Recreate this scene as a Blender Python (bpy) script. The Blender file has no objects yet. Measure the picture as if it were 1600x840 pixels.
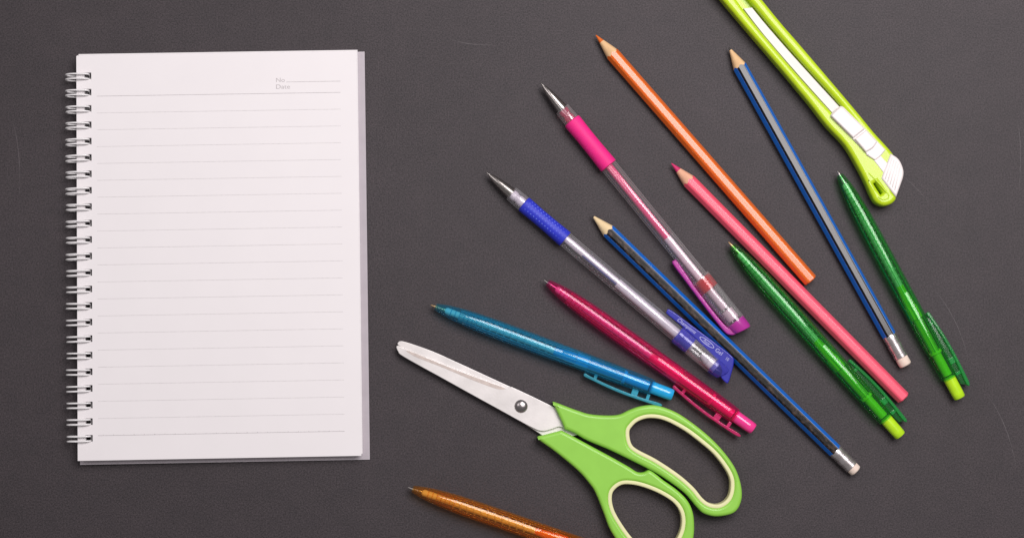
import bpy, math, random
from mathutils import Vector, Matrix

random.seed(7)
scene = bpy.context.scene
col = scene.collection

# ------------------------------------------------------------------ camera
LENS, DIST, TILT = 60.75, 0.90, math.radians(3.2)
cam_data = bpy.data.cameras.new('camera')
cam_data.lens = LENS
cam_data.sensor_width = 36.0
cam_data.clip_start, cam_data.clip_end = 0.05, 20.0
cam = bpy.data.objects.new('camera', cam_data)
cam.location = (0.0, -DIST * math.sin(TILT), DIST * math.cos(TILT))
cam.rotation_euler = (TILT, 0, 0)
col.objects.link(cam)
scene.camera = cam
CAM_R = Matrix.Rotation(TILT, 3, 'X')
CAM_P = Vector(cam.location)

# ------------------------------------------------------------------ light
world = bpy.data.worlds.new('World')
scene.world = world
world.use_nodes = True
bg = world.node_tree.nodes['Background']
bg.inputs['Color'].default_value = (1.0, 0.955, 0.965, 1)
bg.inputs['Strength'].default_value = 0.19

def area_light(name, loc, target, sx, sy, power, colour):
    d = bpy.data.lights.new(name, 'AREA')
    d.shape = 'RECTANGLE'
    d.size, d.size_y = sx, sy
    d.energy = power
    d.color = colour
    o = bpy.data.objects.new(name, d)
    o.location = loc
    o.rotation_euler = (Vector(target) - Vector(loc)).to_track_quat('-Z', 'Y').to_euler()
    col.objects.link(o)
    return o

area_light('softbox_lamp', (0.34, 0.40, 1.00), (0.06, 0.05, 0), 0.74, 0.60, 13.2, (1.0, 0.955, 0.96))
area_light('fill_lamp', (-0.75, 0.35, 1.15), (-0.1, 0.0, 0), 0.5, 0.5, 2.0, (1.0, 0.95, 0.965))

# ------------------------------------------------------------------ exposure
scene.view_settings.view_transform = 'Standard'
scene.view_settings.look = 'None'
scene.view_settings.exposure = 0.0
scene.view_settings.gamma = 1.0
scene.view_settings.use_curve_mapping = False
scene.render.engine = 'CYCLES'
scene.cycles.use_denoising = True
scene.cycles.max_bounces = 16
scene.cycles.transmission_bounces = 16
scene.cycles.transparent_max_bounces = 16
scene.cycles.glossy_bounces = 6
scene.cycles.sample_clamp_indirect = 6.0

# ------------------------------------------------------------------ materials
def hexcol(h):
    def lin(c):
        c /= 255.0
        return c / 12.92 if c <= 0.04045 else ((c + 0.055) / 1.055) ** 2.4
    return tuple(lin(int(h[i:i + 2], 16)) for i in (0, 2, 4)) + (1.0,)

def mat(name, colour, rough=0.4, metal=0.0, trans=0.0, ior=1.46, coat=0.0, spec=0.5,
        var=0.06, vscale=300.0, bump=0.0, bscale=900.0, sss=0.0, rvar=0.1, stretch=(1, 1, 1), second=None, mix=(0.45, 0.6)):
    m = bpy.data.materials.new(name)
    m.use_nodes = True
    nt = m.node_tree
    N, Lk = nt.nodes, nt.links
    b = N['Principled BSDF']
    c = hexcol(colour) if isinstance(colour, str) else tuple(colour) + (1.0,)
    tc = N.new('ShaderNodeTexCoord')
    mp = N.new('ShaderNodeMapping')
    mp.inputs['Scale'].default_value = stretch
    Lk.new(tc.outputs['Object'], mp.inputs['Vector'])
    nz = N.new('ShaderNodeTexNoise')
    nz.inputs['Scale'].default_value = vscale
    nz.inputs['Detail'].default_value = 5.0
    Lk.new(mp.outputs['Vector'], nz.inputs['Vector'])
    rp = N.new('ShaderNodeValToRGB')
    if second is None:
        rp.color_ramp.elements[0].position, rp.color_ramp.elements[1].position = 0.3, 0.7
        rp.color_ramp.elements[0].color = tuple(x * (1 - var) for x in c[:3]) + (1,)
        rp.color_ramp.elements[1].color = tuple(min(1, x * (1 + var)) for x in c[:3]) + (1,)
    else:
        rp.color_ramp.elements[0].position, rp.color_ramp.elements[1].position = mix
        rp.color_ramp.elements[0].color = c
        rp.color_ramp.elements[1].color = hexcol(second)
    Lk.new(nz.outputs['Fac'], rp.inputs['Fac'])
    Lk.new(rp.outputs['Color'], b.inputs['Base Color'])
    mr = N.new('ShaderNodeMapRange')
    mr.inputs['To Min'].default_value = max(0.0, rough * (1 - rvar))
    mr.inputs['To Max'].default_value = min(1.0, rough * (1 + rvar))
    Lk.new(nz.outputs['Fac'], mr.inputs['Value'])
    Lk.new(mr.outputs['Result'], b.inputs['Roughness'])
    b.inputs['Metallic'].default_value = metal
    b.inputs['Transmission Weight'].default_value = trans
    b.inputs['IOR'].default_value = ior
    b.inputs['Coat Weight'].default_value = coat
    b.inputs['Coat Roughness'].default_value = 0.12
    b.inputs['Specular IOR Level'].default_value = spec
    if sss:
        b.inputs['Subsurface Weight'].default_value = sss
        b.inputs['Subsurface Radius'].default_value = (0.002, 0.0015, 0.0012)
    if bump:
        n2 = N.new('ShaderNodeTexNoise')
        n2.inputs['Scale'].default_value = bscale
        n2.inputs['Detail'].default_value = 3.0
        Lk.new(mp.outputs['Vector'], n2.inputs['Vector'])
        bp = N.new('ShaderNodeBump')
        bp.inputs['Strength'].default_value = bump
        bp.inputs['Distance'].default_value = 0.0003
        Lk.new(n2.outputs['Fac'], bp.inputs['Height'])
        Lk.new(bp.outputs['Normal'], b.inputs['Normal'])
    return m

def table_material():
    m = bpy.data.materials.new('dark_board')
    m.use_nodes = True
    nt = m.node_tree
    N, Lk = nt.nodes, nt.links
    b = N['Principled BSDF']
    tc = N.new('ShaderNodeTexCoord')
    def noise(scale, detail, rough=0.5):
        n = N.new('ShaderNodeTexNoise')
        n.inputs['Scale'].default_value = scale
        n.inputs['Detail'].default_value = detail
        n.inputs['Roughness'].default_value = rough
        Lk.new(tc.outputs['Object'], n.inputs['Vector'])
        return n
    fine = noise(1250, 5, 0.85)
    mid = noise(90, 5, 0.6)
    big = noise(9, 4, 0.55)
    r1 = N.new('ShaderNodeValToRGB')
    r1.color_ramp.elements[0].position, r1.color_ramp.elements[1].position = 0.36, 0.66
    r1.color_ramp.elements[0].color = (0.012, 0.0096, 0.0108, 1)
    r1.color_ramp.elements[1].color = (0.079, 0.0645, 0.071, 1)
    Lk.new(fine.outputs['Fac'], r1.inputs['Fac'])
    def mixer(fac_from, lo, hi, a, c0, c1):
        r = N.new('ShaderNodeValToRGB')
        r.color_ramp.elements[0].position, r.color_ramp.elements[1].position = lo, hi
        r.color_ramp.elements[0].color, r.color_ramp.elements[1].color = c0, c1
        Lk.new(fac_from, r.inputs['Fac'])
        x = N.new('ShaderNodeMix')
        x.data_type = 'RGBA'
        x.blend_type = 'MULTIPLY'
        x.inputs['Factor'].default_value = 1.0
        Lk.new(a, x.inputs['A'])
        Lk.new(r.outputs['Color'], x.inputs['B'])
        return x.outputs['Result']
    c = mixer(mid.outputs['Fac'], 0.3, 0.7, r1.outputs['Color'], (0.9, 0.9, 0.91, 1), (1.08, 1.06, 1.06, 1))
    c = mixer(big.outputs['Fac'], 0.3, 0.7, c, (0.9, 0.9, 0.9, 1), (1.08, 1.08, 1.08, 1))
    Lk.new(c, b.inputs['Base Color'])
    b.inputs['Roughness'].default_value = 0.6
    b.inputs['Specular IOR Level'].default_value = 0.38
    bp = N.new('ShaderNodeBump')
    bp.inputs['Strength'].default_value = 0.35
    bp.inputs['Distance'].default_value = 0.0003
    Lk.new(fine.outputs['Fac'], bp.inputs['Height'])
    Lk.new(bp.outputs['Normal'], b.inputs['Normal'])
    return m

def thin_plastic(name, tint, body=0.0, rough=0.05, ior=1.5, streak=0.0, edge=0.3):
    """thin clear wall: light passes with the tint, the surface reflects by Fresnel, 'body' is the milky share"""
    m = bpy.data.materials.new(name)
    m.use_nodes = True
    nt = m.node_tree
    N, Lk = nt.nodes, nt.links
    N.remove(N['Principled BSDF'])
    out = N['Material Output']
    c = hexcol(tint) if isinstance(tint, str) else tuple(tint) + (1.0,)
    tc = N.new('ShaderNodeTexCoord')
    mp = N.new('ShaderNodeMapping')
    mp.inputs['Scale'].default_value = (0.06, 1, 1)
    Lk.new(tc.outputs['Object'], mp.inputs['Vector'])
    nz = N.new('ShaderNodeTexNoise')
    nz.inputs['Scale'].default_value = 480
    nz.inputs['Detail'].default_value = 3
    Lk.new(mp.outputs['Vector'], nz.inputs['Vector'])
    bp = N.new('ShaderNodeBump')
    bp.inputs['Strength'].default_value = streak
    bp.inputs['Distance'].default_value = 0.0004
    Lk.new(nz.outputs['Fac'], bp.inputs['Height'])
    tr = N.new('ShaderNodeBsdfTransparent')
    tr.inputs['Color'].default_value = tuple(x ** 0.16 for x in c[:3]) + (1,)
    df = N.new('ShaderNodeBsdfDiffuse')
    rp = N.new('ShaderNodeValToRGB')
    rp.color_ramp.elements[0].position, rp.color_ramp.elements[1].position = 0.3, 0.7
    rp.color_ramp.elements[0].color = tuple(x * 0.75 for x in c[:3]) + (1,)
    rp.color_ramp.elements[1].color = tuple(min(1, x * 1.15) for x in c[:3]) + (1,)
    Lk.new(nz.outputs['Fac'], rp.inputs['Fac'])
    Lk.new(rp.outputs['Color'], df.inputs['Color'])
    tl = N.new('ShaderNodeBsdfTranslucent')
    Lk.new(rp.outputs['Color'], tl.inputs['Color'])
    dm = N.new('ShaderNodeMixShader')
    dm.inputs['Fac'].default_value = 0.4
    Lk.new(df.outputs[0], dm.inputs[1])
    Lk.new(tl.outputs[0], dm.inputs[2])
    m1 = N.new('ShaderNodeMixShader')
    lw = N.new('ShaderNodeLayerWeight')       # milkier at grazing angles, painting bright refracted edge lines into the wall
    lw.inputs['Blend'].default_value = 0.5
    pw = N.new('ShaderNodeMath')
    pw.operation = 'POWER'
    pw.inputs[1].default_value = 3.5
    Lk.new(lw.outputs['Facing'], pw.inputs[0])
    mr = N.new('ShaderNodeMapRange')
    mr.inputs['To Min'].default_value = body
    mr.inputs['To Max'].default_value = body + edge
    Lk.new(pw.outputs[0], mr.inputs['Value'])
    Lk.new(mr.outputs['Result'], m1.inputs['Fac'])
    Lk.new(tr.outputs[0], m1.inputs[1])
    Lk.new(dm.outputs[0], m1.inputs[2])
    gl = N.new('ShaderNodeBsdfGlossy')
    gl.inputs['Roughness'].default_value = rough
    fz = N.new('ShaderNodeFresnel')
    geo = N.new('ShaderNodeNewGeometry')
    im = N.new('ShaderNodeMapRange')          # same index seen from inside the thin wall, so nothing is trapped in it
    im.inputs['To Min'].default_value = ior
    im.inputs['To Max'].default_value = 1.0 / ior
    Lk.new(geo.outputs['Backfacing'], im.inputs['Value'])
    Lk.new(im.outputs['Result'], fz.inputs['IOR'])
    Lk.new(bp.outputs['Normal'], gl.inputs['Normal'])
    Lk.new(bp.outputs['Normal'], fz.inputs['Normal'])
    m2 = N.new('ShaderNodeMixShader')
    Lk.new(fz.outputs[0], m2.inputs['Fac'])
    Lk.new(m1.outputs[0], m2.inputs[1])
    Lk.new(gl.outputs[0], m2.inputs[2])
    Lk.new(m2.outputs[0], out.inputs['Surface'])
    return m

# ------------------------------------------------------------------ helpers (local units are millimetres)
MM = 0.001
PX = 1.0 / 3.0          # one photograph pixel is about a third of a millimetre on the table

def ray(px, py, zmm=0.0):
    """photograph pixel -> point at height zmm (mm) above the table, in metres"""
    k = 36.0 / LENS / 1600.0
    d = CAM_R @ Vector(((px - 800) * k, (420 - py) * k, -1.0))
    t = (zmm * MM - CAM_P.z) / d.z
    return CAM_P + d * t

def tag(o, label, cat, group=None):
    o['label'] = label
    o['category'] = cat
    if group:
        o['group'] = group
    return o

def empty(name, loc=(0, 0, 0), rz=0.0):
    o = bpy.data.objects.new(name, None)
    o.empty_display_size = 0.01
    o.location = loc
    o.rotation_euler = (0, 0, rz)
    col.objects.link(o)
    return o

def link(name, me, parent=None, m=None):
    if m is not None and not me.materials:
        me.materials.append(m)
    o = bpy.data.objects.new(name, me)
    o.parent = parent
    col.objects.link(o)
    return o

def mesh(name, verts, faces, m, parent=None, smooth=True):
    me = bpy.data.meshes.new(name)
    me.from_pydata([(x * MM, y * MM, z * MM) for x, y, z in verts], [], faces)
    me.validate()
    if smooth is not False:
        me.shade_smooth()
        if smooth is not True:
            me.set_sharp_from_angle(angle=math.radians(smooth))
    me.update()
    return link(name, me, parent, m)

class Frame:
    """local frame of a long thing: x runs from its tip to its end along the table"""
    def __init__(self, a, b, zc):
        A, B = ray(a[0], a[1], zc), ray(b[0], b[1], zc)
        d = B - A
        self.rz = math.atan2(d.y, d.x)
        self.L = d.length / MM
        self.o = Vector((A.x, A.y, 0))
    def loc(self, px, py, z=0.0):
        v = ray(px, py, z) - self.o
        c, s = math.cos(-self.rz), math.sin(-self.rz)
        return ((v.x * c - v.y * s) / MM, (v.x * s + v.y * c) / MM)

def lathe(name, prof, m, parent, zc, yc=0.0, n=36, closed=False, smooth=40, xform=None):
    """prof: (x, radius) pairs turned round the local x axis"""
    V, F = [], []
    k = len(prof)
    for x, r in prof:
        for j in range(n):
            a = 2 * math.pi * j / n
            V.append((x, yc + r * math.cos(a), zc + r * math.sin(a)))
    for i in range(k if closed else k - 1):
        i2 = (i + 1) % k
        for j in range(n):
            j2 = (j + 1) % n
            F.append((i * n + j, i * n + j2, i2 * n + j2, i2 * n + j))
    if not closed:
        F.append(tuple(reversed(range(n))))
        F.append(tuple(range((k - 1) * n, k * n)))
    if xform:
        V = [xform(v) for v in V]
    return mesh(name, V, F, m, parent, smooth)

def hollow(outer, wall):
    """closed profile of a tube whose outer profile is given"""
    inner = [(x, max(0.25, r - wall)) for x, r in reversed(outer)]
    return outer + inner

def tube(name, pts, r, m, parent, n=10, closed=False, ry=None):
    P = [Vector(p) for p in pts]
    V, F = [], []
    k = len(P)
    up = None
    for i in range(k):
        if closed:
            t = (P[(i + 1) % k] - P[i - 1]).normalized()
        else:
            t = (P[min(i + 1, k - 1)] - P[max(i - 1, 0)]).normalized()
        if up is None:
            up = Vector((0, 0, 1)) if abs(t.z) < 0.9 else Vector((0, 1, 0))
        s = t.cross(up).normalized()
        up = s.cross(t).normalized()
        rr = r[i] if isinstance(r, (list, tuple)) else r
        for j in range(n):
            a = 2 * math.pi * j / n
            V.append(tuple(P[i] + s * (rr * math.cos(a)) + up * ((ry or rr) * math.sin(a))))
    for i in range(k if closed else k - 1):
        i2 = (i + 1) % k
        for j in range(n):
            j2 = (j + 1) % n
            F.append((i * n + j, i * n + j2, i2 * n + j2, i2 * n + j))
    if not closed:
        F.append(tuple(reversed(range(n))))
        F.append(tuple(range((k - 1) * n, k * n)))
    return mesh(name, V, F, m, parent)

def smooth_loop(pts, steps=7):
    """closed Catmull-Rom loop; a third member 1 marks a sharp corner"""
    n = len(pts)
    out = []
    for i in range(n):
        p0, p1, p2, p3 = pts[i - 1], pts[i], pts[(i + 1) % n], pts[(i + 2) % n]
        if len(p1) > 2:
            p0 = p1
        if len(p2) > 2:
            p3 = p2
        for s in range(steps):
            t = s / steps
            q = []
            for d in (0, 1):
                a, b, c, e = p0[d], p1[d], p2[d], p3[d]
                q.append(0.5 * (2 * b + (c - a) * t + (2 * a - 5 * b + 4 * c - e) * t * t + (3 * b - a - 3 * c + e) * t ** 3))
            out.append(tuple(q))
    return out

def offset_loop(pts, d):
    n = len(pts)
    area = sum(pts[i][0] * pts[(i + 1) % n][1] - pts[(i + 1) % n][0] * pts[i][1] for i in range(n))
    sg = 1 if area > 0 else -1
    out = []
    for i in range(n):
        ax, ay = pts[i - 1]
        bx, by = pts[(i + 1) % n]
        tx, ty = bx - ax, by - ay
        l = math.hypot(tx, ty) or 1
        out.append((pts[i][0] + sg * d * ty / l, pts[i][1] - sg * d * tx / l))
    return out

def plate(name, outline, z0, z1, m, parent, holes=(), bevel=0.6, res=3, smooth=35):
    """solid plate cut to an outline (mm), with through holes and rounded edges"""
    cu = bpy.data.curves.new(name, 'CURVE')
    cu.dimensions = '2D'
    cu.fill_mode = 'BOTH'
    h = (z1 - z0) / 2.0
    bevel = min(bevel, h * 0.98)
    cu.extrude = (h - bevel) * MM
    cu.bevel_depth = bevel * MM
    cu.bevel_resolution = res
    cu.offset = -bevel * MM
    for loop in [outline] + list(holes):
        sp = cu.splines.new('POLY')
        sp.points.add(len(loop) - 1)
        for q, p in zip(sp.points, loop):
            q.co = (p[0] * MM, p[1] * MM, 0, 1)
        sp.use_cyclic_u = True
    tmp = bpy.data.objects.new('tmp_outline', cu)
    col.objects.link(tmp)
    dg = bpy.context.evaluated_depsgraph_get()
    me = bpy.data.meshes.new_from_object(tmp.evaluated_get(dg))
    bpy.data.objects.remove(tmp)
    bpy.data.curves.remove(cu)
    me.name = name
    me.transform(Matrix.Translation((0, 0, (z0 + z1) / 2 * MM)))
    me.shade_smooth()
    me.set_sharp_from_angle(angle=math.radians(smooth))
    me.materials.clear()
    return link(name, me, parent, m)

def text(name, body, size, m, parent, x, y, z, rz=0.0, shear=0.0, squash=1.0):
    cu = bpy.data.curves.new(name, 'FONT')
    cu.body = body
    cu.size = size * MM
    cu.shear = shear
    cu.extrude = 0.00001
    tmp = bpy.data.objects.new('tmp_text', cu)
    col.objects.link(tmp)
    dg = bpy.context.evaluated_depsgraph_get()
    me = bpy.data.meshes.new_from_object(tmp.evaluated_get(dg))
    bpy.data.objects.remove(tmp)
    bpy.data.curves.remove(cu)
    me.name = name
    me.materials.clear()
    o = link(name, me, parent, m)
    o.location = (x * MM, y * MM, z * MM)
    o.rotation_euler = (0, 0, rz)
    o.scale = (squash, 1, 1)
    return o

def block(name, x0, x1, y0, y1, z0, z1, m, parent, b=0.25):
    return plate(name, [(x0, y0), (x1, y0), (x1, y1), (x0, y1)], z0, z1, m, parent, bevel=b, res=2)

# ------------------------------------------------------------------ tabletop
TABLE = table_material()
tw, td = 900, 650
table = mesh('tabletop', [(x, y, z) for z in (-25, 0) for x, y in ((-tw, -td), (tw, -td), (tw, td), (-tw, td))],
             [(3, 2, 1, 0), (4, 5, 6, 7), (0, 1, 5, 4), (1, 2, 6, 5), (2, 3, 7, 6), (3, 0, 4, 7)], TABLE, None, False)
table['kind'] = 'structure'

SCRATCH = mat('scratch', (0.13, 0.115, 0.12), 0.7, var=0.3, vscale=400)
def scratch(pts, w=0.10):
    q = [ray(*p) / MM for p in pts]
    n = 14
    P = []
    for i in range(n + 1):
        t = i / n
        P.append(q[0] * (1 - t) ** 2 + q[1] * 2 * t * (1 - t) + q[2] * t * t)
    V, F = [], []
    for i, p in enumerate(P):
        t = (P[min(i + 1, n)] - P[max(i - 1, 0)]).normalized()
        ww = w * (0.25 + math.sin(math.pi * i / n)) * random.uniform(0.4, 1.2)
        V += [(p.x - t.y * ww, p.y + t.x * ww, 0.02), (p.x + t.y * ww, p.y - t.x * ww, 0.02)]
    for i in range(n):
        F.append((2 * i, 2 * i + 1, 2 * i + 3, 2 * i + 2))
    mesh('scratch', V, F, SCRATCH, table, False)
for s in (((1408, 272), (1440, 300), (1452, 318)), ((1460, 452), (1500, 500), (1512, 560)),
          ((1290, 545), (1350, 605), (1375, 640)), ((1590, 190), (1598, 230), (1592, 300)),
          ((1545, 620), (1575, 660), (1588, 730)), ((1262, 745), (1266, 743), (1270, 746)),
          ((20, 190), (34, 240), (30, 310)), ((700, 60), (730, 72), (770, 70))):
    scratch(s, 0.09)

# ------------------------------------------------------------------ spiral notebook
PAPER = mat('paper', (0.84, 0.805, 0.815), 0.85, var=0.008, vscale=60, bump=0.06, bscale=2500, spec=0.2)
SHEETS = mat('sheet_stack_paper', (0.80, 0.765, 0.775), 0.9, var=0.03, vscale=200, spec=0.2)
COVER = mat('frosted_cover', (0.50, 0.455, 0.49), 0.35, var=0.04, vscale=120)
WIRE = mat('white_coated_wire', (0.88, 0.86, 0.865), 0.25, var=0.02, coat=0.6)
INK_GREY = mat('printed_grey', (0.64, 0.61, 0.615), 0.9, var=0.12, vscale=700, spec=0.1)
INK_DARK = mat('printed_dark_grey', (0.50, 0.47, 0.48), 0.9, var=0.15, vscale=700, spec=0.1)

ZP = 7.6
c_tl, c_tr, c_br, c_bl = (ray(*p, ZP) for p in ((121.5, 87.2), (558, 80.8), (562, 711), (119, 720)))
right_dir = ((c_tr - c_tl) + (c_br - c_bl)).normalized()
nb_rz = math.atan2(right_dir.y, right_dir.x)
NW = ((c_tr - c_tl).length + (c_br - c_bl).length) / 2 / MM
NH = ((c_tl - c_bl).length + (c_tr - c_br).length) / 2 / MM
centre = (c_tl + c_tr + c_br + c_bl) / 4
base = Vector((centre.x, centre.y, 0)) - Matrix.Rotation(nb_rz, 3, 'Z') @ Vector((NW / 2 * MM, NH / 2 * MM, 0))
notebook = empty('spiral_notebook', (base.x, base.y, 0.0017), nb_rz)
notebook.rotation_euler = (0, 1.6 / 148.0, nb_rz)
tag(notebook, 'white ruled spiral notebook lying open on the dark board', 'notebook')

RINGS = 23
def nb_local(px, py, z=ZP):
    v = ray(px, py, z) - base
    c, s = math.cos(-nb_rz), math.sin(-nb_rz)
    return ((v.x * c - v.y * s) / MM, (v.x * s + v.y * c) / MM)
y_first, y_last = nb_local(138, 119.5)[1], nb_local(137, 685)[1]
ring_y = [y_first + (y_last - y_first) * i / (RINGS - 1) for i in range(RINGS)]
HX0, HX1, HH = 3.1, 7.7, 1.95

def sheet_mesh(name, x0, x1, y0, y1, z0, z1, hx0=HX0, hx1=HX1, hh=HH):
    xs = [x0, hx0, hx1, x1]
    ys = [y0]
    for yy in sorted(ring_y):
        ys += [yy - hh, yy + hh]
    ys.append(y1)
    nx, ny = len(xs), len(ys)
    V = [(x, y, z) for z in (z0, z1) for y in ys for x in xs]
    def vid(i, j, k):
        return k * nx * ny + j * nx + i
    def solid(i, j):
        if not (0 <= i < nx - 1 and 0 <= j < ny - 1):
            return False
        return not (i == 1 and j % 2 == 1)
    F = []
    for i in range(nx - 1):
        for j in range(ny - 1):
            if not solid(i, j):
                continue
            F.append((vid(i, j, 1), vid(i + 1, j, 1), vid(i + 1, j + 1, 1), vid(i, j + 1, 1)))
            F.append((vid(i, j + 1, 0), vid(i + 1, j + 1, 0), vid(i + 1, j, 0), vid(i, j, 0)))
            if not solid(i - 1, j):
                F.append((vid(i, j, 0), vid(i, j, 1), vid(i, j + 1, 1), vid(i, j + 1, 0)))
            if not solid(i + 1, j):
                F.append((vid(i + 1, j, 1), vid(i + 1, j, 0), vid(i + 1, j + 1, 0), vid(i + 1, j + 1, 1)))
            if not solid(i, j - 1):
                F.append((vid(i, j, 1), vid(i, j, 0), vid(i + 1, j, 0), vid(i + 1, j, 1)))
            if not solid(i, j + 1):
                F.append((vid(i, j + 1, 0), vid(i, j + 1, 1), vid(i + 1, j + 1, 1), vid(i + 1, j + 1, 0)))
    me = bpy.data.meshes.new(name)
    me.from_pydata([(a * MM, b * MM, c * MM) for a, b, c in V], [], F)
    me.update()
    return me

TH = 6.0     # thickness of the closed block
cx0, cy0 = nb_local(124, 725, 1.0)
cx1, cy1 = nb_local(569.6, 82, 1.0)
link('back_cover', sheet_mesh('back_cover', -0.1, cx1, cy0 - 0.1, cy1 + 0.4, 0.0, 0.7), notebook, COVER)
sm = sheet_mesh('sheet', 0.15, NW - 0.3, 0.5, NH + 0.4, 0.0, 0.62)
for i in range(8):
    s = link('sheet', sm, notebook, SHEETS)
    s.location = (random.uniform(-0.05, 0.5 if i else 0.8) * MM, random.uniform(-0.05, 0.3) * MM, (0.72 + i * 0.645) * MM)
last_sheet = s
last_sheet.location.x, last_sheet.location.y = 0.95 * MM, 0.6 * MM
top_sheet = link('top_sheet', sheet_mesh('top_sheet', 0, NW, 0, NH, TH - 0.08, TH + 0.05), notebook, PAPER)

def strip(name, x0, x1, y, w, m, z=TH + 0.07, sag=0.0):
    return mesh(name, [(x0, y - w, z), (x1, y - w, z), (x1, y + w, z), (x0, y + w, z)], [(0, 1, 2, 3)], m, top_sheet, False)
lx0, ly_first = nb_local(151, 150.5)
_, ly_last = nb_local(151, 680)
lx1, _ = nb_local(531.5, 143)
for i in range(21):
    yy = ly_first + (ly_last - ly_first) * i / 20
    edge = i in (0, 20)
    strip('ruled_line', lx0, lx1, yy, 0.13 if edge else 0.11, INK_DARK if edge else INK_GREY)
for i in range(24):       # small tick marks on the lowest line
    xx = lx0 + (lx1 - lx0) * (i + 0.5) / 24
    mesh('line_tick', [(xx - 0.2, ly_last + 0.12, TH + 0.07), (xx + 0.2, ly_last + 0.12, TH + 0.07), (xx + 0.2, ly_last + 0.5, TH + 0.07), (xx - 0.2, ly_last + 0.5, TH + 0.07)], [(0, 1, 2, 3)], INK_GREY, top_sheet, False)
tx, ty = nb_local(430, 128)
text('page_heading', 'No', 3.2, INK_DARK, top_sheet, tx, ty, TH + 0.07, squash=1.15)
tx2, ty2 = nb_local(430, 138.5)
text('page_heading', 'Date', 3.2, INK_DARK, top_sheet, tx2, ty2, TH + 0.07, squash=1.2)
nlx0, nly = nb_local(447, 127.5)
strip('heading_line', nlx0, lx1, nly - 0.1, 0.12, INK_DARK)

ring_prof = [(6.0, 1.6), (6.25, TH - 1.2), (6.15, TH - 0.1), (5.5, TH + 0.9), (3.8, TH + 1.5), (1.2, TH + 1.75), (-1.5, TH + 1.6), (-3.8, TH + 0.8),
             (-5.4, TH - 0.6), (-6.1, TH / 2), (-5.5, 1.2), (-4.0, -0.35), (-1.5, -1.05), (1.5, -1.1), (4.5, -1.1)]
def spine(pts, steps=4):
    out = []
    for i in range(len(pts) - 1):
        p0, p1, p2, p3 = pts[max(i - 1, 0)], pts[i], pts[i + 1], pts[min(i + 2, len(pts) - 1)]
        for s in range(steps):
            t = s / steps
            out.append(tuple(0.5 * (2 * b + (c - a) * t + (2 * a - 5 * b + 4 * c - e) * t * t + (3 * b - a - 3 * c + e) * t ** 3)
                             for a, b, c, e in zip(p0, p1, p2, p3)))
    out.append(tuple(pts[-1]))
    return out
prof = spine(ring_prof, 3)
half = 1.22
pathA = [(x, half * (1.0 if i > 4 else 0.6 + 0.08 * i), z) for i, (x, z) in enumerate(prof)]
ring_path = [(x, y, z) for x, y, z in reversed(pathA)] + [(5.95, 0.0, 1.2)] + [(x, -y, z) for x, y, z in pathA]
first_ring = tube('binding_ring', ring_path, 0.46, WIRE, notebook, n=8)
for i, yy in enumerate(ring_y):
    r = first_ring if i == 0 else link('binding_ring', first_ring.data, notebook)
    r.location = (random.uniform(-0.15, 0.15) * MM, yy * MM, 0)
    r.rotation_euler = (0, random.uniform(-0.01, 0.01), random.uniform(-0.02, 0.02))

# ------------------------------------------------------------------ pencils
WOOD = mat('cedar_wood', 'e0b888', 0.7, var=0.14, vscale=500, stretch=(0.12, 1, 1), bump=0.15)
WOOD_PINK = mat('rosy_wood', 'e2ab8c', 0.7, var=0.12, vscale=500, stretch=(0.12, 1, 1), bump=0.15)
WOOD_PALE = mat('pale_wood', 'e6cda0', 0.7, var=0.1, vscale=500, stretch=(0.12, 1, 1), bump=0.15)

def hex_r(a, flat, rnd=0.93):
    """radius of a hexagon with a flat on top, corners slightly rounded"""
    k = (a - math.pi / 2 + math.pi / 6) % (math.pi / 3) - math.pi / 6
    return min(flat / math.cos(k), flat / math.cos(math.pi / 6) * rnd + 0.0)

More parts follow.
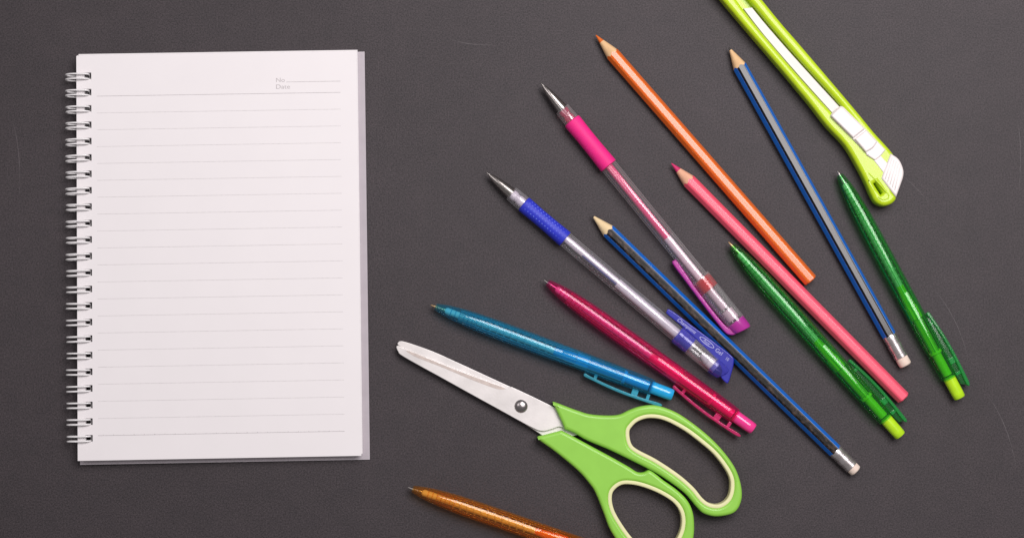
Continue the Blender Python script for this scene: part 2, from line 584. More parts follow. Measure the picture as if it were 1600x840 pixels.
def pencil(name, label, a, b, flat, cone, lead, paint, wood, lead_mat, end_kind, end_mat=None, ferrule=None, erase=None, stripe=None, line=None, group=None):
    zc = flat
    fr = Frame(a, b, zc)
    t = empty(name, fr.o, fr.rz)
    tag(t, label, 'pencil', group)
    # material sectors by angle: list of (start, stop, part name, material)
    corner = math.pi / 6
    angs = []
    for s in range(6):
        c0 = math.pi / 2 - corner + s * math.pi / 3
        angs += [c0 + math.radians(d) for d in (0, 3, 6, 12, 21, 30, 39, 48, 54, 57)]
    n = len(angs)
    R = [hex_r(x, flat) for x in angs]
    rmax = max(R)
    lead_r = 1.05 if lead > 8 else 0.55
    lead *= PX
    cone *= PX
    rt = 0.22
    def cone_r(x):
        return rt + (rmax - rt) * x / cone
    xb = [(r - rt) / (rmax - rt) * cone for r in R]
    L = fr.L
    body_end = L if end_kind == 'dipped' else ferrule[0] * PX
    def strip_faces(part, sel, m):
        V, F = [], []
        for j in sel:
            j2 = (j + 1) % n
            base_i = len(V)
            for jj in (j, j2):
                ca, sa = math.cos(angs[jj]), math.sin(angs[jj])
                rr = R[jj] * (1.003 if part != 'body' else 1.0)
                for x in (xb[jj] + (0.0 if part == 'body' else 0.0), body_end * 0.33, body_end * 0.66, body_end - (0.5 if end_kind == 'dipped' else 0.0)):
                    V.append((x, rr * ca, zc + rr * sa))
                if end_kind == 'dipped':
                    V.append((body_end, (rr - 0.45) * ca, zc + (rr - 0.45) * sa))
            k = 5 if end_kind == 'dipped' else 4
            for q in range(k - 1):
                F.append((base_i + q, base_i + q + 1, base_i + k + q + 1, base_i + k + q))
        mesh(part, V, F, m, t, False)
    idx = list(range(n))
    top = set()
    if stripe:
        top = set(j for j in range(n) if j in (0, 1, 2, 3, 4, 5, 6, 7, 8, 9, 10, 11))
        linej = {0}
        strip_faces('stripe', sorted(top - linej), stripe)
        strip_faces('edge_glint', sorted(linej), line)
    strip_faces('body', [j for j in idx if j not in top], paint)
    # sharpened wood
    xl = min(lead, cone * 0.6)
    V, F = [], []
    for j in range(n):
        ca, sa = math.cos(angs[j]), math.sin(angs[j])
        for f in (0.0, 0.33, 0.66, 1.0):
            x = xl + (xb[j] - xl) * f
            r = cone_r(x) - (0.03 if f == 1.0 else 0)
            V.append((x, r * ca, zc + r * sa))
    for j in range(n):
        j2 = (j + 1) % n
        for q in range(3):
            F.append((j * 4 + q, j2 * 4 + q, j2 * 4 + q + 1, j * 4 + q + 1))
    mesh('sharpened_wood', V, F, wood, t)
    lathe('lead', [(0.0, 0.12), (0.25, rt + 0.05), (xl * 0.5, cone_r(xl * 0.5) + 0.01), (xl + 0.15, cone_r(xl + 0.15) - 0.02)], lead_mat, t, zc, n=16)
    if end_kind == 'dipped':
        V = [(L - 0.01, (R[j] - 0.42) * math.cos(angs[j]), zc + (R[j] - 0.42) * math.sin(angs[j])) for j in range(n)]
        mesh('end_face', V, [tuple(range(n))], end_mat, t, False)
    else:
        x0, x1 = ferrule[0] * PX, ferrule[1] * PX
        rf = flat * 1.06
        p = [(x0 - 0.3, rf * 0.97), (x0, rf)]
        w = x1 - x0
        for c, kk in ((0.16, 3), (0.62, 3)):
            for q in range(kk):
                xx = x0 + w * (c + 0.085 * q)
                p += [(xx, rf), (xx + 0.18, rf - 0.28), (xx + 0.5, rf - 0.28), (xx + 0.68, rf)]
        p += [(x1 - 0.15, rf), (x1, rf * 0.97)]
        lathe('ferrule', p, ferrule[2], t, zc, n=36, smooth=30)
        re = flat * 0.93
        lathe('eraser', [(x1 - 1.2, re * 0.96), (x1 + 0.2, re), (L - 1.0, re), (L - 0.35, re * 0.93), (L - 0.05, re * 0.72), (L, re * 0.3)], erase, t, zc, n=32, smooth=60)
    return t

ORANGE_PAINT = mat('orange_lacquer', 'ea6c1c', 0.28, coat=0.7, var=0.04)
PINK_PAINT = mat('coral_pink_lacquer', 'fa5c76', 0.42, coat=0.35, var=0.04)
BLUE_PAINT = mat('blue_lacquer', '1268c8', 0.26, coat=0.25, var=0.05)
BLACK_GLOSS = mat('black_foil', '100e12', 0.16, coat=0.2, var=0.15, vscale=150)
BLACK_WORN = mat('black_worn_foil', '0e0b0a', 0.3, spec=0.35, vscale=800, second='4c3c34', mix=(0.48, 0.72), stretch=(0.5, 1, 1))
EDGE_GLINT = mat('edge_glint', 'b9c2d0', 0.3, metal=0.5)  # highlight along the pencil's edge, painted on as a silvery strip
GRAPHITE = mat('graphite', '4a4644', 0.45, metal=0.3)
ORANGE_LEAD = mat('orange_lead', 'd9691c', 0.5)
PINK_LEAD = mat('pink_lead', 'cf2f6c', 0.5)
ALU = mat('aluminium', 'd6d0d0', 0.3, metal=0.9, var=0.1, vscale=500)
ERASER = mat('white_eraser', 'ead6c8', 0.8, var=0.06, vscale=400, sss=0.1)
ORANGE_END = mat('orange_end', 'e88a3a', 0.4)
PINK_END = mat('pink_end', 'ea6a72', 0.45)

pencil('coloured_pencil', 'orange hexagonal coloured pencil with orange lead and plain end', (931, 55), (1267, 438.6), 3.45, 41, 14,
       ORANGE_PAINT, WOOD, ORANGE_LEAD, 'dipped', ORANGE_END, group='coloured pencils')
pencil('coloured_pencil', 'coral pink hexagonal coloured pencil beside a green pen', (1049, 255), (1412, 622), 3.45, 40, 16,
       PINK_PAINT, WOOD_PINK, PINK_LEAD, 'dipped', PINK_END, group='coloured pencils')
pencil('graphite_pencil', 'blue pencil with glossy black stripe and eraser, beside the yellow-green cutter', (1139, 74), (1415.5, 571), 3.5, 36, 5,
       BLUE_PAINT, WOOD, GRAPHITE, 'eraser', ferrule=(514, 552, ALU), erase=ERASER, stripe=BLACK_GLOSS, line=EDGE_GLINT, group='blue pencils with erasers')
pencil('graphite_pencil', 'blue pencil with worn brown-black stripe and eraser, between the two gel pens', (925, 336), (1338, 736), 3.5, 37, 4,
       BLUE_PAINT, WOOD_PALE, GRAPHITE, 'eraser', ferrule=(524, 559, ALU), erase=ERASER, stripe=BLACK_WORN, line=EDGE_GLINT, group='blue pencils with erasers')

# ------------------------------------------------------------------ retractable ballpoint pens
STEEL = mat('pen_steel', 'aca6a3', 0.2, metal=1.0, var=0.06)
BRASS = mat('pen_brass', 'cdb088', 0.25, metal=0.9)
SPRING = mat('spring_steel', 'f0f0f0', 0.25, metal=0.4)

def plastic(name, colour, body=0.075, rough=0.1, streak=0.05):
    return thin_plastic(name, colour, body, rough, 1.5, streak, 0.5)

def ballpoint(label, a, b, side, barrel_m, clip_m, inner_m, button_m, refill_m, tip_m, web=False, fat=1.0, group='clear coloured ballpoint pens'):
    zc = 4.95
    fr = Frame(a, b, zc)
    t = empty('ballpoint_pen', fr.o, fr.rz)
    tag(t, label, 'pen', group)
    s = fr.L / 134.0
    X = lambda px: px * PX * s
    lathe('tip', [(0, 0.18), (0.35, 0.42), (X(6), 0.62), (X(9), 1.05), (X(24), 1.15), (X(25), 0.8)], tip_m, t, zc, n=20)
    outer = [(X(8), 1.45), (X(9), 1.75), (X(16), 2.35), (X(26), 3.0), (X(40), 3.65), (X(58), 4.2), (X(80), 4.6), (X(110), 4.82), (X(160), 4.9), (X(215), 4.85),
             (X(216.5), 4.7), (X(218), 4.7), (X(219.5), 4.85), (X(300), 4.72), (X(352), 4.4), (X(366), 4.1), (X(368), 3.8)]
    lathe('barrel', hollow(outer, 0.85), barrel_m, t, zc, n=96, closed=True, smooth=30)
    # grip threads inside the nose
    for k in range(7):
        x = X(34 + 7.2 * k)
        rr = 2.45 + 0.12 * k
        tube('grip_rib', [(x, rr * math.cos(q * math.pi / 12), zc + rr * math.sin(q * math.pi / 12)) for q in range(24)], 0.22, barrel_m, t, n=6, closed=True)
    lathe('refill', [(X(24), 1.1), (X(27), 1.75), (X(210), 1.75), (X(212), 1.0)], refill_m, t, zc, n=20)
    # helical spring, coloured near-white to paint in the highlight dashes of the barrel
    pts = []
    x0, x1, turns = X(72), X(200), 11
    for i in range(turns * 10 + 1):
        q = i / (turns * 10)
        an = 2 * math.pi * turns * q
        pts.append((x0 + (x1 - x0) * q, 2.5 * math.cos(an), zc + 2.5 * math.sin(an)))
    tube('spring', pts, 0.24, SPRING, t, n=6)
    pr = [(205, 1.6), (226, 2.2), (240, 2.3), (242, 2.75), (262, 2.75), (264, 2.1), (318, 2.0), (319, 2.8), (324, 2.8), (325, 2.0), (362, 2.0)]
    lathe('plunger', [(X(x), r * fat) for x, r in pr], inner_m, t, zc, n=24, smooth=30)
    for k in range(12):                       # lengthwise flutes inside the barrel, added in clip plastic as streaks of highlight
        an = 2 * math.pi * (k + 0.35) / 12
        ca, sa = math.cos(an), math.sin(an)
        path = [(X(x), r * ca, zc + r * sa) for x, r in ((48, 3.0), (80, 3.55), (130, 3.85), (230, 3.9), (320, 3.7))]
        tube('barrel_flute', path, 0.2, clip_m, t, n=6)
    L = fr.L
    lathe('button', [(X(364), 1.9), (X(366), 3.2), (X(392), 3.15), (L - 0.7, 3.05), (L - 0.15, 2.7), (L, 1.7)], button_m, t, zc, n=32, smooth=35)
    # side clip on two posts
    cl = [(262, 6.0), (271, 6.4), (300, 7.3), (330, 7.7), (360, 7.5), (388, 7.0)]
    ol = [(X(x), side * (yy + 0.75)) for x, yy in cl] + [(X(x), side * (yy - 0.75)) for x, yy in reversed(cl)]
    plate('clip', smooth_loop(ol, 4), zc - 2.2, zc + 1.6, clip_m, t, bevel=0.4, res=2)
    for x0, x1, y1 in ((X(340), X(350), 7.9), (X(364), X(369), 7.4), (X(277), X(282), 6.8)):
        lo, hi = sorted((side * 3.9, side * y1))
        block('clip_post', x0, x1, lo, hi, zc - 1.2, zc + 0.8, clip_m, t)
    if web:
        wl = [(X(268), side * 4.4)] + [(X(x), side * (yy - 0.4)) for x, yy in cl[1:]] + [(X(384), side * 4.0), (X(366), side * 3.7)]
        plate('clip_web', wl, zc - 0.6, zc + 0.2, WEB, t, bevel=0.1, res=1)
    return t

WHITE_REFILL = mat('milky_refill', 'e6e2dc', 0.3, var=0.03, coat=0.3)
TEAL = plastic('teal_plastic', '30b6e4')
TEAL_CLIP = plastic('teal_clip_plastic', '58cce4', 0.7)
TEAL_BTN = mat('sky_blue_plastic', '1fa8e4', 0.15, coat=0.6)
MAG = plastic('magenta_plastic', 'ff2c84', 0.11)
MAG_CLIP = plastic('magenta_clip_plastic', 'ff4890', 0.7)
MAG_BTN = mat('hot_pink_plastic', 'f43c92', 0.15, coat=0.6)
GRN = plastic('green_plastic', '3abf4c', 0.06)
GRN_CLIP = plastic('green_clip_plastic', '38c460', 0.55)
WEB = plastic('green_web_plastic', '2cae48', 0.18, 0.12, 0.0)
GRN_BTN = mat('yellow_green_plastic', 'b8e622', 0.25, coat=0.3)
ORG = plastic('amber_plastic', 'ff9a24')
ORG_BTN = mat('orange_button_plastic', 'ef7a1e', 0.2, coat=0.4)

ballpoint('teal clear ballpoint pen lying above the scissors', (673, 476), (1051.4, 617), -1, TEAL, TEAL_CLIP, TEAL_BTN, TEAL_BTN, WHITE_REFILL, BRASS, False, 1.3)
ballpoint('magenta clear ballpoint pen between the teal pen and the blue gel pen', (849, 436.5), (1177.5, 670), -1, MAG, MAG_CLIP, MAG_BTN, MAG_BTN, WHITE_REFILL, STEEL, False, 1.25)
ballpoint('green clear ballpoint pen with lime button, beside the coral pink pencil', (1138, 377.5), (1407.5, 680.5), 1, GRN, GRN_CLIP, GRN_BTN, GRN_BTN, WHITE_REFILL, BRASS, True, 1.22)
ballpoint('green clear ballpoint pen with lime button, its tip below the cutter', (1308, 266), (1500, 621.5), 1, GRN, GRN_CLIP, GRN_BTN, GRN_BTN, WHITE_REFILL, STEEL, True, 1.22)
ballpoint('amber orange clear ballpoint pen below the scissors', (637, 760.5), (1018, 891), -1, ORG, ORG, ORG_BTN, ORG_BTN, WHITE_REFILL, STEEL)

# ------------------------------------------------------------------ gel pens
CLEAR = thin_plastic('clear_plastic', (0.95, 0.93, 0.95), 0.045, 0.1, 1.6, 0.0, 0.9)
PINK_GRIP = mat('pink_rubber', 'ee2486', 0.6, var=0.04, sss=0.15, bump=0.05)
BLUE_GRIP = mat('blue_rubber', '2a35c0', 0.5, var=0.05, bump=0.05)
PINK_INK = mat('pink_ink', 'e8407e', 0.3, coat=0.4)
PINK_TINT = plastic('pink_tinted_plastic', 'ef5a86', 0.6)
CORAL_TINT = plastic('coral_tint_plastic', 'ff7a80', 0.22)
CORAL = mat('coral_plug', 'fa5a62', 0.3, trans=0.3, coat=0.4)
MILKY = mat('milky_tube', 'd4cad8', 0.3, coat=0.4)
PALE_INK = mat('pale_refill', 'dcc0ce', 0.3, coat=0.4)
PURPLE = mat('purple_plastic', 'cc3cb0', 0.25, trans=0.3, coat=0.5)
BLUE_PLASTIC = mat('blue_clip_plastic', '2628a0', 0.25, coat=0.5)
BLUE_TINT = plastic('blue_tinted_plastic', '6a68e0', 0.4)
BLUE_INK = mat('blue_ink', '28286e', 0.35)
DOT = mat('grip_dot_rubber', '5a6ce0', 0.4, var=0.05)
LETTER = mat('white_lettering', 'b4b4e2', 0.5)

def gel_common(t, zc, d, grip_m, tint_m, grip_r):
    cone, collar, grip = d
    lathe('tip', [(0, 0.2), (0.5, 0.42), (2.2, 0.55), (2.4, 0.95), (5.0, 1.6), (cone * 0.55, 2.35), (cone - 0.4, 3.15), (cone, 3.2), (cone + 0.2, 2.4)], STEEL, t, zc, n=32, smooth=30)
    lathe('collar', hollow([(cone - 0.6, 3.75), (cone - 0.2, 3.95), (collar + 1, 4.15)], 0.7), CLEAR, t, zc, n=96, closed=True, smooth=30)
    lathe('collar_core', [(cone - 0.2, 2.0), (cone, 2.6), (cone + 2.6, 2.6), (cone + 2.8, 2.2), (cone + 4.2, 2.2), (cone + 4.4, 2.6), (collar + 2, 2.6)], tint_m, t, zc, n=28, smooth=30)
    g0, g1 = collar, grip
    lathe('grip', [(g0 - 0.1, grip_r - 0.55), (g0 + 0.1, grip_r - 0.15), (g0 + 0.6, grip_r), (g0 + (g1 - g0) * 0.35, grip_r - 0.22), (g0 + (g1 - g0) * 0.6, grip_r - 0.18), (g1 - 0.7, grip_r + 0.1), (g1 - 0.1, grip_r), (g1, grip_r - 0.5)],
          grip_m, t, zc, n=40, smooth=50)

# pink gel pen
zc = 5.0
fr = Frame((845, 129.5), (1161, 516.5), zc)
pen = empty('gel_pen', fr.o, fr.rz)
tag(pen, 'clear gel pen with pink rubber grip, pink ink and purple clip', 'pen', 'gel pens with posted caps')
L = fr.L
gel_common(pen, zc, (18.3, 25.7, 56.0), PINK_GRIP, PINK_TINT, 4.75)
lathe('barrel', hollow([(55.5, 4.1), (56, 4.35), (130, 4.35), (158, 4.3), (158.6, 4.1)], 0.9), CLEAR, pen, zc, n=96, closed=True, smooth=30)
lathe('ink_tube', [(50, 2.0), (104, 2.0), (105, 1.4)], PINK_INK, pen, zc, n=24)
lathe('ink_tube', hollow([(104, 2.15), (151, 2.15)], 0.4), PALE_INK, pen, zc, n=24, closed=True)
lathe('plug', [(131.5, 2.8), (132, 3.35), (137.5, 3.35), (138, 2.8)], CORAL, pen, zc, n=28, smooth=30)
lathe('plug', [(152, 2.4), (152.5, 3.3), (158, 3.3), (158.5, 2.8)], PALE_INK, pen, zc, n=28, smooth=30)
cap = lathe('cap', hollow([(130.5, 5.15), (131, 5.35), (132.5, 5.35), (133.2, 5.2), (L - 6, 5.05)], 0.62), CLEAR, pen, zc + 0.3, n=96, closed=True, smooth=30)
lathe('cap_collar', hollow([(131.5, 5.32), (138.5, 5.28)], 1.2), CORAL_TINT, pen, zc + 0.3, n=40, closed=True, smooth=30)
def slant(v):
    x, y_, z = v
    if x > L - 3:
        x += y_ * 0.22
    return (x, y_, z)
lathe('cap_end', [(L - 6.6, 4.2), (L - 6.4, 5.05), (L - 2.0, 4.9), (L - 0.5, 4.4), (L, 3.0)], PURPLE, pen, zc + 0.3, n=36, smooth=35, xform=slant)
ol = [fr.loc(*p, zc) for p in ((1053, 407), (1058, 408), (1080, 440), (1108, 478), (1130, 505), (1141, 513), (1152, 513), (1150, 521), (1141, 523), (1130, 516), (1100, 478), (1070, 438), (1051, 412))]
plate('clip', smooth_loop(ol, 5), zc - 2.6, zc + 1.6, PURPLE, pen, bevel=0.7, res=3)

# blue gel pen
zc = 4.6
fr = Frame((760, 269), (1132.5, 585), zc)
pen = empty('gel_pen', fr.o, fr.rz)
tag(pen, 'clear gel pen with dotted blue rubber grip and lettered blue clip', 'pen', 'gel pens with posted caps')
L = fr.L
gel_common(pen, zc, (17.6, 25.5, 53.8), BLUE_GRIP, MILKY, 4.4)
for row, an in enumerate((62, 90, 118, 40)):          # raised dots of the grip
    nn = 13
    for k in range(nn):
        x = 28.0 + (51 - 28.0) * k / (nn - 1) + (0.5 if row % 2 else 0)
        rr = 4.36
        ca, sa = math.cos(math.radians(an)), math.sin(math.radians(an))
        V, F = [(x, (rr + 0.3) * ca, zc + (rr + 0.3) * sa)], []
        for j in range(6):
            q = j * math.pi / 3
            dx, dt = 0.45 * math.cos(q), 0.45 * math.sin(q)
            V.append((x + dx, (rr - 0.12) * ca - dt * sa, zc + (rr - 0.12) * sa + dt * ca))
            F.append((0, 1 + j, 1 + (j + 1) % 6))
        mesh('grip_dot', V, F, DOT, pen)
lathe('barrel', hollow([(53.3, 3.8), (53.8, 4.1), (150, 4.1), (150.6, 3.9)], 0.9), CLEAR, pen, zc, n=96, closed=True, smooth=30)
lathe('ink_tube', [(48, 1.95), (90, 1.95)], MILKY, pen, zc, yc=0.4, n=24)
lathe('ink_tube', [(89, 2.5), (140, 2.5)], MILKY, pen, zc, yc=0.2, n=24)
lathe('ink_trace', [(66, 0.3), (67, 0.55), (92, 0.6), (93, 0.3)], BLUE_INK, pen, zc + 1.55, yc=-0.9, n=12)
lathe('cap', hollow([(130.5, 4.6), (131, 4.8), (154, 4.65), (155, 4.5)], 0.5), CLEAR, pen, zc + 0.2, n=96, closed=True, smooth=30)
lathe('cap_collar', hollow([(129.5, 4.7), (130.3, 5.0), (132.5, 5.0), (133.2, 4.86), (138.5, 4.86)], 0.6), BLUE_TINT, pen, zc + 0.2, n=48, closed=True, smooth=30)
lathe('plug', [(146, 1.2), (150, 2.8), (153, 3.2), (156, 3.2)], MILKY, pen, zc, n=24, smooth=30)
def slant2(v):
    x, y_, z = v
    if x > L - 4:
        x += y_ * 0.35
    return (x, y_, z)
lathe('cap_end', [(153.5, 3.8), (154, 4.66), (L - 3.5, 4.5), (L - 0.8, 3.9), (L, 2.4)], BLUE_TINT, pen, zc + 0.2, n=36, smooth=35, xform=slant2)
ol = [fr.loc(*p, zc + 2) for p in ((1041.5, 486.5), (1048, 484), (1085, 511), (1120, 537), (1144, 556.5), (1146.5, 566), (1143, 582), (1138, 597), (1133.5, 597), (1126, 588), (1128, 578), (1118, 560), (1092, 534), (1066, 510), (1043, 491))]
clip = plate('clip', smooth_loop(ol, 5), zc + 0.9, zc + 2.7, BLUE_PLASTIC, pen, bevel=0.55, res=3)
rot = math.radians(0)
lp = fr.loc(1057, 500, zc + 2.7)
lq = fr.loc(1092, 526.5, zc + 2.7)
an = math.atan2(lq[1] - lp[1], lq[0] - lp[0])
text('lettering', 'Champions', 2.7, LETTER, clip, lp[0], lp[1], zc + 2.73, an, shear=0.3, squash=0.95)
lp = fr.loc(1116.5, 547.5, zc + 2.7)
text('lettering', 'Gel', 3.0, LETTER, clip, lp[0], lp[1], zc + 2.73, an, squash=1.0)
lp = fr.loc(1132.5, 560.5, zc + 2.7)
text('lettering', '10', 2.4, LETTER, clip, lp[0], lp[1], zc + 2.73, an, squash=0.8)
oc = fr.loc(1104.5, 534.5, zc + 2.7)
def ell(a_, b_, z, n=28):
    return [(oc[0] + a_ * math.cos(q) * math.cos(an) - b_ * math.sin(q) * math.sin(an), oc[1] + a_ * math.cos(q) * math.sin(an) + b_ * math.sin(q) * math.cos(an), z) for q in (2 * math.pi * i / n for i in range(n))]
o1, o2 = ell(4.6, 1.25, zc + 2.73), ell(4.2, 0.95, zc + 2.73)
mesh('emblem', o1 + o2, [(i, (i + 1) % 28, 28 + (i + 1) % 28, 28 + i) for i in range(28)], LETTER, clip, False)
text('emblem_lettering', 'Ator', 2.2, LETTER, clip, oc[0] - 2.3 * math.cos(an), oc[1] - 2.3 * math.sin(an) - 0.65, zc + 2.73, an, shear=0.3)

# ------------------------------------------------------------------ scissors
BLADE = mat('brushed_blade', (0.76, 0.725, 0.71), 0.42, metal=0.6, var=0.07, vscale=90, stretch=(1, 1, 1), bump=0.04)
GRIND = mat('ground_bevel', (0.58, 0.50, 0.46), 0.45, metal=0.5, var=0.10, vscale=400)
RIVET = mat('rivet_steel', (0.42, 0.39, 0.39), 0.28, metal=1.0)
GREEN_H = mat('lime_handle', '92d04c', 0.42, var=0.03, vscale=120, coat=0.15)
CREAM = mat('cream_liner', 'e6e4b0', 0.5, var=0.03)

sc_o = ray(814.3, 634, 0)
scis = empty('scissors', (sc_o.x, sc_o.y, 0))
tag(scis, 'steel scissors with lime green handles and cream finger-hole liners', 'scissors')
def S(pts, z):
    out = []
    for p in pts:
        v = (ray(p[0], p[1], z) - sc_o) / MM
        out.append((v.x, v.y) + tuple(p[2:]))
    return out

back_blade = [(621.5, 538), (624, 532.6, 1), (634, 533.8), (675, 548), (715.4, 566), (794.6, 602.3), (840, 623), (880, 650), (905, 676), (880, 682), (847.7, 680, 1), (815, 658.5), (760, 622), (690, 580), (637, 548)]
plate('blade', smooth_loop(S(back_blade, 3.6), 4), 2.6, 3.8, BLADE, scis, bevel=0.25, res=2)
front_blade = [(619.2, 542, 1), (622, 539.5), (637.3, 546.2), (708.6, 574.6), (760, 594), (792.3, 605.4, 1), (799.1, 603.6, 1), (830, 618), (861.3, 633.3, 1), (885, 646), (905, 664), (885, 669), (873.8, 666), (862, 670), (846.6, 672.9), (828.5, 666), (780, 639.5),
               (735.7, 615.2), (695, 592.6), (631.7, 557.5), (622, 548.5)]
plate('blade', smooth_loop(S(front_blade, 5), 4), 3.9, 5.2, BLADE, scis, bevel=0.25, res=2)
grind = [(638, 547.4), (708.6, 576), (760, 595.4), (786, 604.6), (790, 607, 1), (778, 607.5), (740, 594), (690, 573), (648, 556.5)]
plate('ground_edge', smooth_loop(S(grind, 5.3), 4), 5.0, 5.26, GRIND, scis, bevel=0.05, res=1)
rv = S([(814.3, 634)], 5.5)[0]
V, F = [], []
for i in range(9):
    ph = i / 8 * math.pi / 2
    for j in range(28):
        q = 2 * math.pi * j / 28
        V.append((rv[0] + 3.45 * math.cos(ph) * math.cos(q), rv[1] + 3.45 * math.cos(ph) * math.sin(q), 5.15 + 1.9 * math.sin(ph)))
for i in range(8):
    for j in range(28):
        j2 = (j + 1) % 28
        F.append((i * 28 + j, i * 28 + j2, (i + 1) * 28 + j2, (i + 1) * 28 + j))
mesh('rivet', V, F, RIVET, scis)

up_out = [(862.9, 627.7, 1), (868, 628), (900, 640), (925.7, 647.1), (962.9, 648), (982.9, 640), (1000, 634.3), (1022.9, 632.5), (1048.6, 640), (1071.4, 652.9), (1102.9, 677.1), (1128.6, 702.9), (1148.6, 731.4), (1157.7, 760),
          (1157.1, 782.9), (1145.7, 800), (1120, 805.7), (1100, 801.4), (1088.6, 791.4), (1068.6, 768.6), (1034.3, 743.8), (1011.4, 731), (994.3, 722.4), (954.3, 702.9), (917.1, 687.1), (897.1, 675.7), (882.5, 670, 1), (875.7, 654.3)]
up_hole = [(982.9, 674.3), (985.7, 691.4), (995.7, 701.4), (1025.7, 717.1), (1060, 740), (1082.9, 760), (1097.1, 777.1), (1108.6, 785.1), (1122.9, 786.3), (1135.7, 777.1), (1140.6, 760), (1137.1, 740), (1117.1, 711.4), (1091.4, 688.6),
           (1065.7, 670), (1037.1, 655.7), (1014.3, 652.4), (997.1, 657.1), (987.1, 665.7)]
lo_out = [(840, 681.5), (845, 680), (877.1, 671.8, 1), (894.3, 680.5), (925.7, 697.5), (960, 716), (982.9, 729), (995.7, 736.8), (1005.7, 737), (1014.3, 733.6), (1025.7, 740.8), (1035.7, 749), (1057.1, 764.3), (1072.9, 780), (1081.4, 797.1), (1084.3, 817.1),
          (1082.9, 840), (1075, 866), (1058, 886), (1030, 894), (1002, 886), (977, 863), (961.4, 840), (951.4, 822.9), (942.9, 800), (931.4, 771.4), (922.9, 757.1), (902.9, 734.3), (868.6, 705.7), (842, 686.5)]
lo_hole = [(955.7, 777), (958.6, 765.7), (970, 756.8), (984.3, 755.7), (1002.9, 759.3), (1027.1, 768.6), (1048.6, 781.4), (1060, 794.3), (1064.3, 808.6), (1062.9, 825.7), (1055, 843), (1042, 857), (1026, 864), (1008, 859), (990, 842), (977.1, 825.7), (964.3, 805.7), (957.9, 791.4)]
for outl, hole, zz in ((lo_out, lo_hole, 0.0), (up_out, up_hole, 0.5)):
    top = 8.6 + zz
    o_l = smooth_loop(S(outl, 6), 6)
    h_l = smooth_loop(S(hole, 6), 6)
    ring_out = offset_loop(h_l, 1.55)
    hd = plate('handle', o_l, zz, top, GREEN_H, scis, holes=[ring_out], bevel=1.7, res=4, smooth=60)
    plate('finger_liner', offset_loop(h_l, 2.2), zz + 0.5, top - 0.35, CREAM, hd, holes=[h_l], bevel=0.75, res=3, smooth=60)

# ------------------------------------------------------------------ snap-off cutter
LIME = mat('lime_cutter_plastic', 'bcd91a', 0.36, var=0.04, vscale=150, coat=0.3)
WHITE_P = mat('white_plastic', 'e6dedc', 0.4, var=0.025, vscale=200, coat=0.15)
STRIP = mat('steel_strip', 'd8d2d0', 0.5, metal=0.1, var=0.05, vscale=300)

cu_o = ray(1262, 140, 0)
cutter = empty('box_cutter', (cu_o.x, cu_o.y, 0))
tag(cutter, 'yellow-green snap-off box cutter with white slider and end cap', 'cutter')
def C(pts, z):
    out = []
    for p in pts:
        v = (ray(p[0], p[1], z) - cu_o) / MM
        out.append((v.x, v.y) + tuple(p[2:]))
    return out
body_out = [(1096, -38, 1), (1103, -54), (1120, -66), (1137, -62, 1), (1162, -34), (1188.6, 0), (1218.7, 37), (1250, 73), (1309, 142), (1341, 180), (1364, 208), (1391, 238), (1397, 252), (1396, 275), (1393, 297), (1398.5, 308), (1396, 315),
            (1388, 320.5), (1377, 322), (1366, 316), (1359, 304), (1352, 288), (1340, 264), (1318.6, 228), (1290, 197), (1266, 166), (1245, 140.5), (1217, 107), (1165.7, 47), (1126, 0)]
slot = [(1142, -14), (1150, -19), (1161, -10), (1181, 14), (1205, 43), (1252, 97), (1316, 168), (1340, 202), (1331, 210), (1299, 176), (1246, 117.5), (1192, 54), (1161, 15)]
key_hole = [(1364.5, 287, 1), (1368, 285.5, 1), (1379, 301, 1), (1375.5, 304.5, 1)]
bo = smooth_loop(C(body_out, 6), 5)
plate('casing_floor', offset_loop(bo, -1.2), 0.0, 4.2, LIME, cutter, holes=[smooth_loop(C(key_hole, 6), 2)], bevel=0.8, res=2)
casing = plate('casing', bo, 0.6, 9.6, LIME, cutter, holes=[smooth_loop(C(slot, 8), 5), smooth_loop(C(key_hole, 8), 2)], bevel=2.0, res=4, smooth=60)
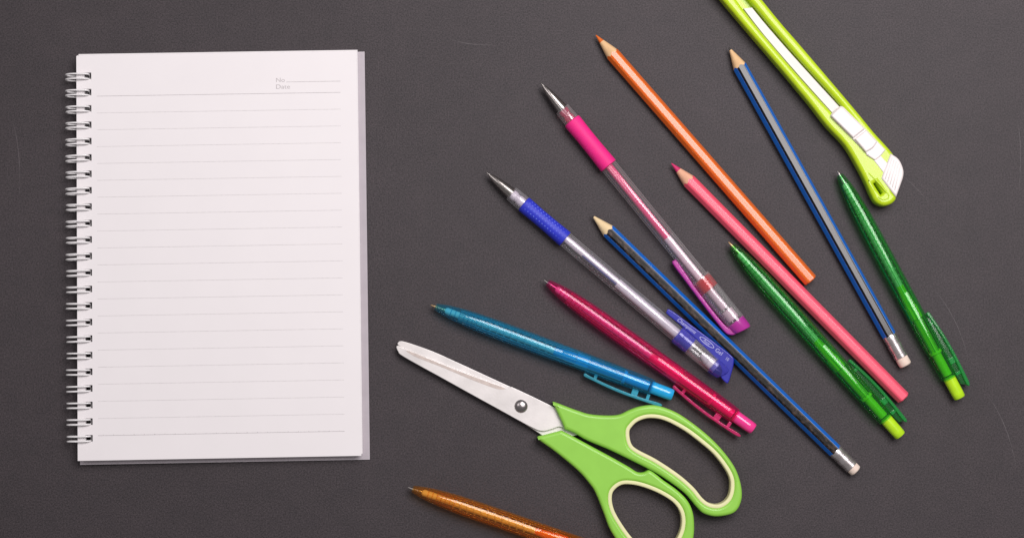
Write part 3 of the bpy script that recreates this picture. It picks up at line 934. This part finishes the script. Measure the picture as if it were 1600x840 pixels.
strip_out = [(1161.5, 13.5, 1), (1175, 12, 1), (1200, 42.5), (1248, 97), (1313, 168, 1), (1330, 190, 1), (1322, 200, 1), (1298.6, 174.5), (1247, 117), (1193.6, 55)]
plate('blade_rail', smooth_loop(C(strip_out, 6.5), 3), 4.0, 6.6, STRIP, cutter, bevel=0.2, res=1)
def quad(pts, z0, z1, name, parent, m=WHITE_P, b=0.6):
    return plate(name, smooth_loop(C(pts, z1), 4), z0, z1, m, parent, bevel=b, res=3, smooth=50)
slider = quad([(1298, 182.5, 1), (1299, 178), (1312, 166.5), (1318, 167, 1), (1353, 201.5, 1), (1384, 234, 1), (1376, 243.6), (1367.5, 250.5, 1), (1354, 242, 1), (1352, 238), (1333, 218)], 5.5, 10.6, 'slider', cutter)
quad([(1299.5, 182, 1), (1300.5, 178.5), (1312, 168), (1317.5, 168.5, 1), (1351.5, 201, 1), (1333.5, 215.5, 1)], 10.2, 12.0, 'thumb_pad', slider, b=0.7)
quad([(1335.5, 217, 1), (1353.5, 203, 1), (1371, 221.5, 1), (1364, 231), (1353, 237.5, 1)], 10.2, 11.7, 'thumb_pad', slider, b=0.7)
cap = quad([(1391.7, 239.5, 1), (1404, 248), (1411, 261.7), (1412, 274), (1407, 290), (1400.5, 308, 1), (1391.7, 297.5, 1), (1377.5, 279, 1), (1380, 270), (1386.7, 252.5, 1)], 1.0, 10.3, 'end_cap', cutter, b=0.9)
quad([(1365, 250, 1), (1376, 243, 1), (1388, 256, 1), (1384, 272, 1), (1379, 268, 1)], 6.0, 9.95, 'cap_tongue', cap, b=0.4)
for k in range(5):                              # raised ribs of the end cap
    f = k / 4
    p0 = (1394 + 13 * f, 246 + 13 * f)
    p1 = (1383 + 15 * f, 280 + 17 * f)
    q = C([p0, p1], 10.3)
    tube('cap_rib', [(q[0][0], q[0][1], 10.2), (q[1][0], q[1][1], 10.2)], 0.2, WHITE_P, cap, n=8)
ridge = [(1357, 270), (1362, 275), (1372, 285), (1384, 299), (1388.5, 305), (1387, 310), (1380, 312), (1372, 308)]
q = C(ridge, 9.6)
tube('casing_ridge', spine([(x, y_, 9.45) for x, y_ in q], 4), 0.42, LIME, casing, n=8)
